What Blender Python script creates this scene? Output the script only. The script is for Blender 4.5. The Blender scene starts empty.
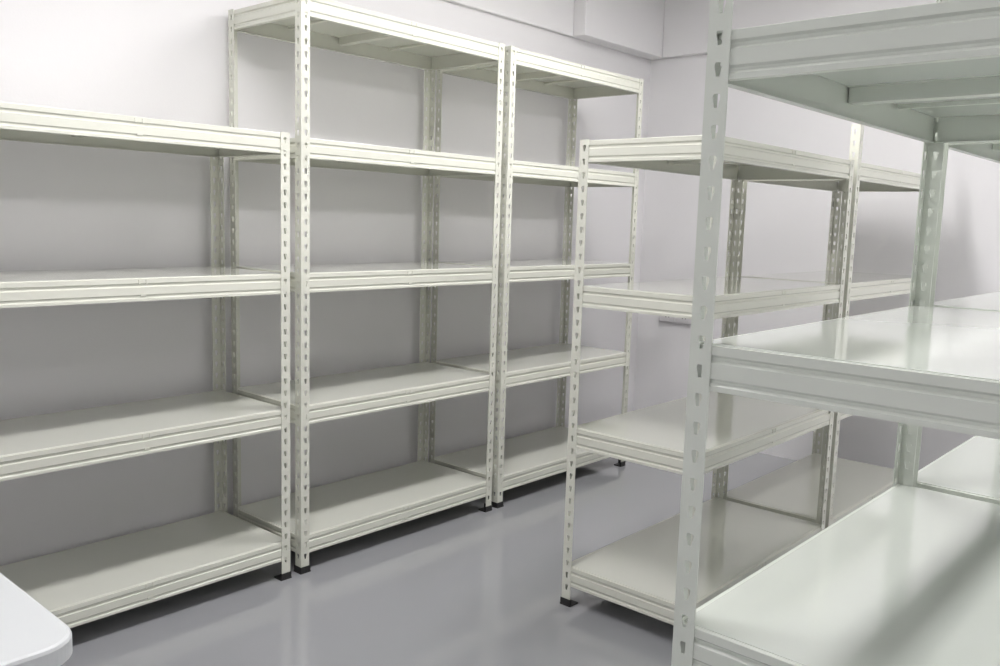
import bpy, math
from mathutils import Matrix, Vector

# ------------------------------------------------------------ materials
def nodemat(name, col, rough=0.4, spec=0.5, metallic=0.0, noise=0.0, nscale=8.0, bump=0.0, bscale=200.0, rvar=0.0, coat=0.0):
    m = bpy.data.materials.new(name); m.use_nodes = True
    nt = m.node_tree; b = nt.nodes['Principled BSDF']
    b.inputs['Base Color'].default_value = (*col, 1)
    b.inputs['Roughness'].default_value = rough
    b.inputs['Metallic'].default_value = metallic
    b.inputs['Specular IOR Level'].default_value = spec
    b.inputs['Coat Weight'].default_value = coat
    b.inputs['Coat Roughness'].default_value = 0.06
    tc = nt.nodes.new('ShaderNodeTexCoord')
    if noise > 0 or rvar > 0:
        n = nt.nodes.new('ShaderNodeTexNoise'); n.inputs['Scale'].default_value = nscale
        n.inputs['Detail'].default_value = 4
        nt.links.new(tc.outputs['Object'], n.inputs['Vector'])
        if noise > 0:
            r = nt.nodes.new('ShaderNodeMixRGB'); r.blend_type = 'MIX'
            r.inputs[1].default_value = (*[c*(1-noise) for c in col], 1)
            r.inputs[2].default_value = (*[min(1, c*(1+noise)) for c in col], 1)
            nt.links.new(n.outputs['Fac'], r.inputs[0])
            nt.links.new(r.outputs[0], b.inputs['Base Color'])
        if rvar > 0:
            mr = nt.nodes.new('ShaderNodeMapRange')
            mr.inputs['To Min'].default_value = max(0, rough-rvar); mr.inputs['To Max'].default_value = rough+rvar
            nt.links.new(n.outputs['Fac'], mr.inputs['Value'])
            nt.links.new(mr.outputs[0], b.inputs['Roughness'])
    if bump > 0:
        n2 = nt.nodes.new('ShaderNodeTexNoise'); n2.inputs['Scale'].default_value = bscale
        nt.links.new(tc.outputs['Object'], n2.inputs['Vector'])
        bp = nt.nodes.new('ShaderNodeBump'); bp.inputs['Strength'].default_value = bump
        bp.inputs['Distance'].default_value = 0.002
        nt.links.new(n2.outputs['Fac'], bp.inputs['Height'])
        nt.links.new(bp.outputs[0], b.inputs['Normal'])
    return m

M_wall = nodemat('wall_paint', (0.80, 0.79, 0.80), 0.6, 0.3, noise=0.012, nscale=3, bump=0.1, bscale=120)
M_ceil = nodemat('ceiling_paint', (0.82, 0.81, 0.82), 0.7, 0.3, noise=0.01)
M_floor = nodemat('epoxy_floor', (0.37, 0.375, 0.395), 0.10, 0.6, noise=0.02, nscale=2.5, rvar=0.02, coat=0.7)
M_steel = nodemat('cream_powder_coat', (0.71, 0.715, 0.635), 0.25, 0.5, noise=0.01, nscale=5)
M_deck = nodemat('cream_deck', (0.71, 0.72, 0.65), 0.07, 0.5, noise=0.012, nscale=3, rvar=0.012, coat=0.3)
M_steel2 = nodemat('pale_powder_coat', (0.69, 0.725, 0.66), 0.25, 0.5, noise=0.01, nscale=5)
M_deck2 = nodemat('pale_deck', (0.665, 0.70, 0.65), 0.07, 0.5, noise=0.012, nscale=3, rvar=0.012, coat=0.3)
M_foot = nodemat('black_plastic', (0.015, 0.015, 0.015), 0.45, 0.5, noise=0.1)
M_table = nodemat('white_plastic', (0.66, 0.68, 0.69), 0.45, 0.4, noise=0.01, bump=0.1)
M_grey = nodemat('grey_metal_leg', (0.35, 0.36, 0.37), 0.35, 0.5, 0.6, noise=0.02)
M_socket = nodemat('socket_plastic', (0.66, 0.645, 0.655), 0.4, 0.5, noise=0.01)
M_dark = nodemat('socket_slot', (0.08, 0.08, 0.08), 0.5, noise=0.05)
def emitter(name, strength):
    m = bpy.data.materials.new(name); m.use_nodes = True
    nt = m.node_tree; nt.nodes.remove(nt.nodes['Principled BSDF'])
    em = nt.nodes.new('ShaderNodeEmission'); em.inputs[0].default_value = (1.0, 0.98, 0.98, 1); em.inputs[1].default_value = strength
    nt.links.new(em.outputs[0], nt.nodes['Material Output'].inputs[0])
    return m
M_emit = emitter('lamp_diffuser', 40.0)
M_emit_fill = emitter('fill_lamp_diffuser', 16.0)  # weaker emitter, only for the added fill lamp

def obj(name, verts, faces, mat, parent=None, loc=(0, 0, 0), smooth=False):
    me = bpy.data.meshes.new(name); me.from_pydata(verts, [], faces); me.update()
    me.materials.append(mat)
    if smooth:
        for p in me.polygons: p.use_smooth = True
    o = bpy.data.objects.new(name, me); bpy.context.collection.objects.link(o)
    o.location = loc
    if parent: o.parent = parent
    return o

class MB:
    def __init__(s): s.v = []; s.f = []
    def box(s, x0, x1, y0, y1, z0, z1):
        n = len(s.v)
        s.v += [(x0,y0,z0),(x1,y0,z0),(x1,y1,z0),(x0,y1,z0),(x0,y0,z1),(x1,y0,z1),(x1,y1,z1),(x0,y1,z1)]
        s.f += [tuple(n+i for i in q) for q in ((0,3,2,1),(4,5,6,7),(0,1,5,4),(1,2,6,5),(2,3,7,6),(3,0,4,7))]
    def extrude(s, prof, a, b, fn):
        n = len(s.v); k = len(prof)
        s.v += [fn(o, z, a) for o, z in prof] + [fn(o, z, b) for o, z in prof]
        for i in range(k):
            j = (i+1) % k
            s.f.append((n+i, n+j, n+k+j, n+k+i))
        s.f.append(tuple(n+i for i in range(k))[::-1]); s.f.append(tuple(n+k+i for i in range(k)))
    def make(s, name, mat, parent=None, loc=(0,0,0)):
        return obj(name, s.v, s.f, mat, parent, loc)

def empty(name, loc=(0,0,0)):
    e = bpy.data.objects.new(name, None); bpy.context.collection.objects.link(e); e.location = loc
    e.empty_display_size = 0.2
    return e

# ------------------------------------------------------------ perforated angle post
W = 0.041; T = 0.0022; PITCH = 0.05
hole = [(-0.0036,-0.0112),(0.0036,-0.0112),(0.0044,-0.004),(0.0064,0.002),(0.0068,0.008),(0.0048,0.0112),(-0.0048,0.0112),(-0.0068,0.008),(-0.0064,0.002),(-0.0044,-0.004)]
post_cache = {}
def post_mesh(h, mat):
    key = (round(h, 3), mat.name)
    if key in post_cache: return post_cache[key]
    V = []; F = []
    def flange(fn, flip):
        z = 0.02
        n_cells = int((h - 0.03) / PITCH)
        zz = h - 0.006 - n_cells*PITCH
        def quad(z0, z1):
            n = len(V)
            for d in (0, T):
                V.extend([fn(0,d,z0), fn(W,d,z0), fn(W,d,z1), fn(0,d,z1)])
            F.extend([(n,n+1,n+2,n+3),(n+7,n+6,n+5,n+4),(n,n+4,n+5,n+1),(n+1,n+5,n+6,n+2),(n+3,n+2,n+6,n+7),(n,n+3,n+7,n+4)])
        quad(0, zz); quad(h-0.006, h)
        cu = W*0.54
        for c in range(n_cells):
            z0 = zz + c*PITCH; z1 = z0+PITCH; cz = (z0+z1)/2
            n = len(V)
            k = len(hole)
            outer = [(cu-0.006,z0),(cu+0.006,z0),(W,z0),(W,cz+0.004),(W,z1),(cu+0.004,z1),(cu-0.004,z1),(0,z1),(0,cz+0.004),(0,z0)]
            for d in (0, T):
                V.extend([fn(u,d,zq) for u,zq in outer])
                V.extend([fn(cu+u,d,cz+zq) for u,zq in hole])
            for i in range(k):
                j = (i+1) % k
                F.append((n+i, n+j, n+k+j, n+k+i))
                F.append((n+2*k+j, n+2*k+i, n+3*k+i, n+3*k+j))
                F.append((n+k+i, n+k+j, n+3*k+j, n+3*k+i))
            F.append((n+2, n+2*k+2, n+2*k+3, n+3)); F.append((n+3, n+2*k+3, n+2*k+4, n+4))
    flange(lambda u, d, z: (u, d, z), False)
    flange(lambda u, d, z: (d, u, z), True)
    me = bpy.data.meshes.new('perforated_post'); me.from_pydata(V, [], F); me.update()
    me.materials.append(mat)
    post_cache[key] = me
    return me

def foot_mesh():
    if 'foot' in post_cache: return post_cache['foot']
    b = MB()
    b.box(-0.004, W+0.006, -0.004, W+0.006, 0.0, 0.006)
    b.box(-0.003, W+0.004, -0.003, 0.006, 0.006, 0.028)
    b.box(-0.003, 0.006, 0.006, W+0.004, 0.006, 0.028)
    me = bpy.data.meshes.new('foot_cap'); me.from_pydata(b.v, [], b.f); me.update(); me.materials.append(M_foot)
    post_cache['foot'] = me
    return me

BH = 0.078
PROF = [(0.020,0.0),(0.001,0.0),(0.0,-0.001),(0.0,-0.016),(0.005,-0.020),(0.005,-0.026),(0.0,-0.030),(0.0,-0.056),(0.004,-0.060),(0.004,-0.065),(0.0,-0.069),(0.0,-BH),
        (0.018,-BH),(0.018,-BH+0.002),(0.009,-BH+0.002),(0.009,-0.003),(0.020,-0.003)]

def shelving(w, d, x0, y0, levels, front_h=None, steel=None, deck=None):
    """origin = min x, min y corner on the floor; front_h = height of the aisle-side posts"""
    steel = steel or M_steel; deck = deck or M_deck
    root = empty('metal_shelving_unit', (x0, y0, 0))
    h0 = levels[-1] + 0.004
    for i, (cx, cy, sx, sy) in enumerate(((0,0,1,1),(w,0,-1,1),(w,d,-1,-1),(0,d,1,-1))):
        h = (front_h or h0) if i < 2 else h0
        p = bpy.data.objects.new('post_%d' % (i+1), post_mesh(h, steel)); bpy.context.collection.objects.link(p)
        p.parent = root; p.location = (cx, cy, 0.004); p.scale = (sx, sy, (h-0.004)/h)
        f = bpy.data.objects.new('foot_%d' % (i+1), foot_mesh()); bpy.context.collection.objects.link(f)
        f.parent = root; f.location = (cx, cy, 0); f.scale = (sx, sy, 1)
    i0 = T + 0.0004
    for k, z in enumerate(levels):
        b = MB()
        b.extrude(PROF, i0+0.001, w-i0-0.001, lambda o, zz, t: (t, i0+o, z+zz))
        b.extrude(PROF, i0+0.001, w-i0-0.001, lambda o, zz, t: (t, d-i0-o, z+zz))
        b.extrude(PROF, i0+0.021, d-i0-0.021, lambda o, zz, t: (i0+o, t, z+zz))
        b.extrude(PROF, i0+0.021, d-i0-0.021, lambda o, zz, t: (w-i0-o, t, z+zz))
        for yy0, yy1 in ((i0-0.0025, i0+0.001), (d-i0-0.001, d-i0+0.0025)):
            b.box(w/2-0.016, w/2-0.010, yy0, yy1, z-0.018, z-0.004)
            b.box(w/2+0.010, w/2+0.016, yy0, yy1, z-0.018, z-0.004)
            b.box(w/2-0.010, w/2+0.010, yy0, yy1, z-0.060, z-0.054)
        b.make('beams_%d' % (k+1), steel, root)
        s = MB()
        hat = [(-0.030,-0.012),(-0.030,-0.014),(-0.018,-0.014),(-0.018,-0.046),(0.018,-0.046),(0.018,-0.014),(0.030,-0.014),(0.030,-0.012)]
        s.extrude(hat, i0+0.012, d-i0-0.012, lambda o, zz, t: (w/2+o, t, z+zz))
        for fx in (0.25, 0.75):
            s.box(w*fx-0.008, w*fx+0.008, i0+0.012, d-i0-0.012, z-0.022, z-0.012)
        s.make('cross_supports_%d' % (k+1), steel, root)
        dk = MB()
        dk.box(i0+0.010, w-i0-0.010, i0+0.010, d-i0-0.010, z-0.0125, z+0.002)
        o = dk.make('deck_%d' % (k+1), deck, root)
        bv = o.modifiers.new('bevel', 'BEVEL'); bv.width = 0.002; bv.segments = 2
    return root

L = [0.160, 0.715, 1.262, 1.799, 2.345]
# row along the left wall
LA = L[:3] + [1.808]
shelving(1.20, 0.523, 0.825, 2.925, LA)
shelving(1.184, 0.523, 2.078, 2.925, L)
shelving(1.191, 0.523, 3.309, 2.925, L)
# middle row
shelving(1.240, 0.555, 2.640, 1.425, L[:4])
shelving(1.20, 0.555, 3.922, 1.425, L[:4], front_h=1.96)
# foreground row
LF = [0.24, 0.798, 1.301, 1.815, 2.33]
shelving(1.214, 0.56, 1.323, 0.18, LF, None, M_steel2, M_deck2)
shelving(1.19, 0.56, 2.575, 0.18, LF, None, M_steel2, M_deck2)

# ------------------------------------------------------------ room
X0, X1, Y0, Y1, ZC = -1.6, 5.45, -2.4, 3.49, 3.12
b = MB(); b.box(X0-.1, X1+.1, Y0-.1, Y1+.1, -0.1, 0); b.make('floor', M_floor)
b = MB(); b.box(X0-.1, X1+.1, Y0-.1, Y1+.1, ZC, ZC+.1); b.make('ceiling', M_ceil)
b = MB(); b.box(X0, X1, Y1, Y1+.1, 0, ZC); b.make('wall_left', M_wall)
b = MB(); b.box(X0, X1, Y0-.1, Y0, 0, ZC); b.make('wall_right', M_wall)
b = MB(); b.box(X1, X1+.1, Y0, Y1, 0, ZC); b.make('wall_back', M_wall)
b = MB(); b.box(X0-.1, X0, Y0, Y1, 0, ZC); b.make('wall_front', M_wall)
b = MB()
b.box(X0, 4.50, Y1-0.03, Y1, 2.655, ZC)
b.box(4.50, X1, Y1-0.12, Y1, 2.655, ZC)
b.box(X1-0.05, X1, Y0, Y1-0.12, 2.655, ZC)
o = b.make('trim_1', M_wall)
bv = o.modifiers.new('bevel', 'BEVEL'); bv.width = 0.006; bv.segments = 2

# ------------------------------------------------------------ wall socket
e = empty('wall_socket', (X1, 3.155, 0.86))
b = MB(); b.box(-0.030, 0, -0.14, 0.14, -0.05, 0.05); o = b.make('housing', M_socket, e)
bv = o.modifiers.new('bevel', 'BEVEL'); bv.width = 0.006; bv.segments = 3
b = MB(); b.box(-0.034, -0.029, -0.128, -0.006, -0.04, 0.04); b.box(-0.034, -0.029, 0.006, 0.128, -0.04, 0.04); b.make('face_plates', M_socket, e)
b = MB()
for c in (-0.067, 0.067):
    b.box(-0.0355, -0.0335, c-0.003, c+0.003, 0.008, 0.020)
    b.box(-0.0355, -0.0335, c-0.016, c-0.008, -0.014, -0.008)
    b.box(-0.0355, -0.0335, c+0.008, c+0.016, -0.014, -0.008)
b.make('slots', M_dark, e)

# ------------------------------------------------------------ folding table
tx0, tx1, ty0, ty1, tz = -0.13, 0.618, 1.515, 2.74, 0.74
e = empty('folding_table', ((tx0+tx1)/2, (ty0+ty1)/2, 0))
hw, hl, R = (tx1-tx0)/2, (ty1-ty0)/2, 0.075
def rr(off):
    pts = []
    for cx, cy, a0 in ((hw-R,hl-R,0),(-(hw-R),hl-R,90),(-(hw-R),-(hl-R),180),(hw-R,-(hl-R),270)):
        for i in range(13):
            a = math.radians(a0+i*7.5)
            pts.append((cx+(R-off)*math.cos(a), cy+(R-off)*math.sin(a)))
    return pts
V = []; F = []
rings = [(0.006, tz-0.045), (0.0, tz-0.040), (0.0, tz-0.008), (0.0025, tz-0.0025), (0.008, tz)]
for off, z in rings: V += [(x, y, z) for x, y in rr(off)]
n = 52
for r in range(len(rings)-1):
    for i in range(n):
        j = (i+1) % n
        F.append((r*n+i, r*n+j, (r+1)*n+j, (r+1)*n+i))
F.append(tuple(range(n))[::-1]); F.append(tuple((len(rings)-1)*n+i for i in range(n)))
obj('table_top', V, F, M_table, e)
b = MB()
def tube(b, p, q, r=0.013, k=12):
    p = Vector(p); q = Vector(q); d = (q-p).normalized()
    a = d.orthogonal().normalized(); c = d.cross(a)
    n = len(b.v)
    for s in (p, q):
        for i in range(k):
            t = 2*math.pi*i/k
            b.v.append(tuple(s + a*r*math.cos(t) + c*r*math.sin(t)))
    for i in range(k):
        j = (i+1) % k
        b.f.append((n+i, n+j, n+k+j, n+k+i))
    b.f.append(tuple(n+i for i in range(k))[::-1]); b.f.append(tuple(n+k+i for i in range(k)))
for sy in (-1, 1):
    for sx in (-1, 1):
        tube(b, (sx*(hw-0.10), sy*(hl-0.16), tz-0.045), (sx*(hw-0.07), sy*(hl-0.16), 0.0))
    tube(b, (-(hw-0.075), sy*(hl-0.16), 0.10), (hw-0.075, sy*(hl-0.16), 0.10))
    tube(b, (-(hw-0.10), sy*(hl-0.16), tz-0.055), (hw-0.10, sy*(hl-0.16), tz-0.055))
    tube(b, (0, sy*(hl-0.16), 0.10), (0, sy*0.12, tz-0.05), 0.009)
b.make('legs', M_grey, e)

# ------------------------------------------------------------ ceiling lamps and one added fill lamp
for lx, ly, mt in ((1.3, 1.85, M_emit), (3.4, 1.85, M_emit), (2.4, -0.7, M_emit), (4.4, -0.7, M_emit), (-0.8, -0.2, M_emit_fill)):  # last entry is an invented fill, added to lighten the foreground shelving
    e = empty('ceiling_or_fill_lamp', (lx, ly, ZC))
    b = MB(); b.box(-0.62, 0.62, -0.16, 0.16, -0.05, 0.0); b.make('housing', M_ceil, e)
    b = MB(); b.box(-0.59, 0.59, -0.135, 0.135, -0.056, -0.0505); b.make('diffuser', mt, e)

w = bpy.data.worlds.new('world'); bpy.context.scene.world = w; w.use_nodes = True
w.node_tree.nodes['Background'].inputs[0].default_value = (0.8, 0.8, 0.85, 1)
w.node_tree.nodes['Background'].inputs[1].default_value = 0.3

# ------------------------------------------------------------ camera
yaw, pitch, roll = 0.844, -0.129, 0.030
fwd = Vector((math.sin(yaw)*math.cos(pitch), math.cos(yaw)*math.cos(pitch), math.sin(pitch)))
r = Vector((math.cos(yaw), -math.sin(yaw), 0)); u = r.cross(fwd)
c, s = math.cos(roll), math.sin(roll)
r2 = c*r + s*u; u2 = -s*r + c*u
cam = bpy.data.cameras.new('camera'); co = bpy.data.objects.new('camera', cam)
bpy.context.collection.objects.link(co)
m = Matrix((r2, u2, -fwd)).transposed().to_4x4(); m.translation = Vector((0, 0, 1.5))
co.matrix_world = m
cam.sensor_width = 36; cam.lens = 0.8713*36; cam.clip_start = 0.02
bpy.context.scene.camera = co
bpy.context.scene.view_settings.view_transform = 'Standard'
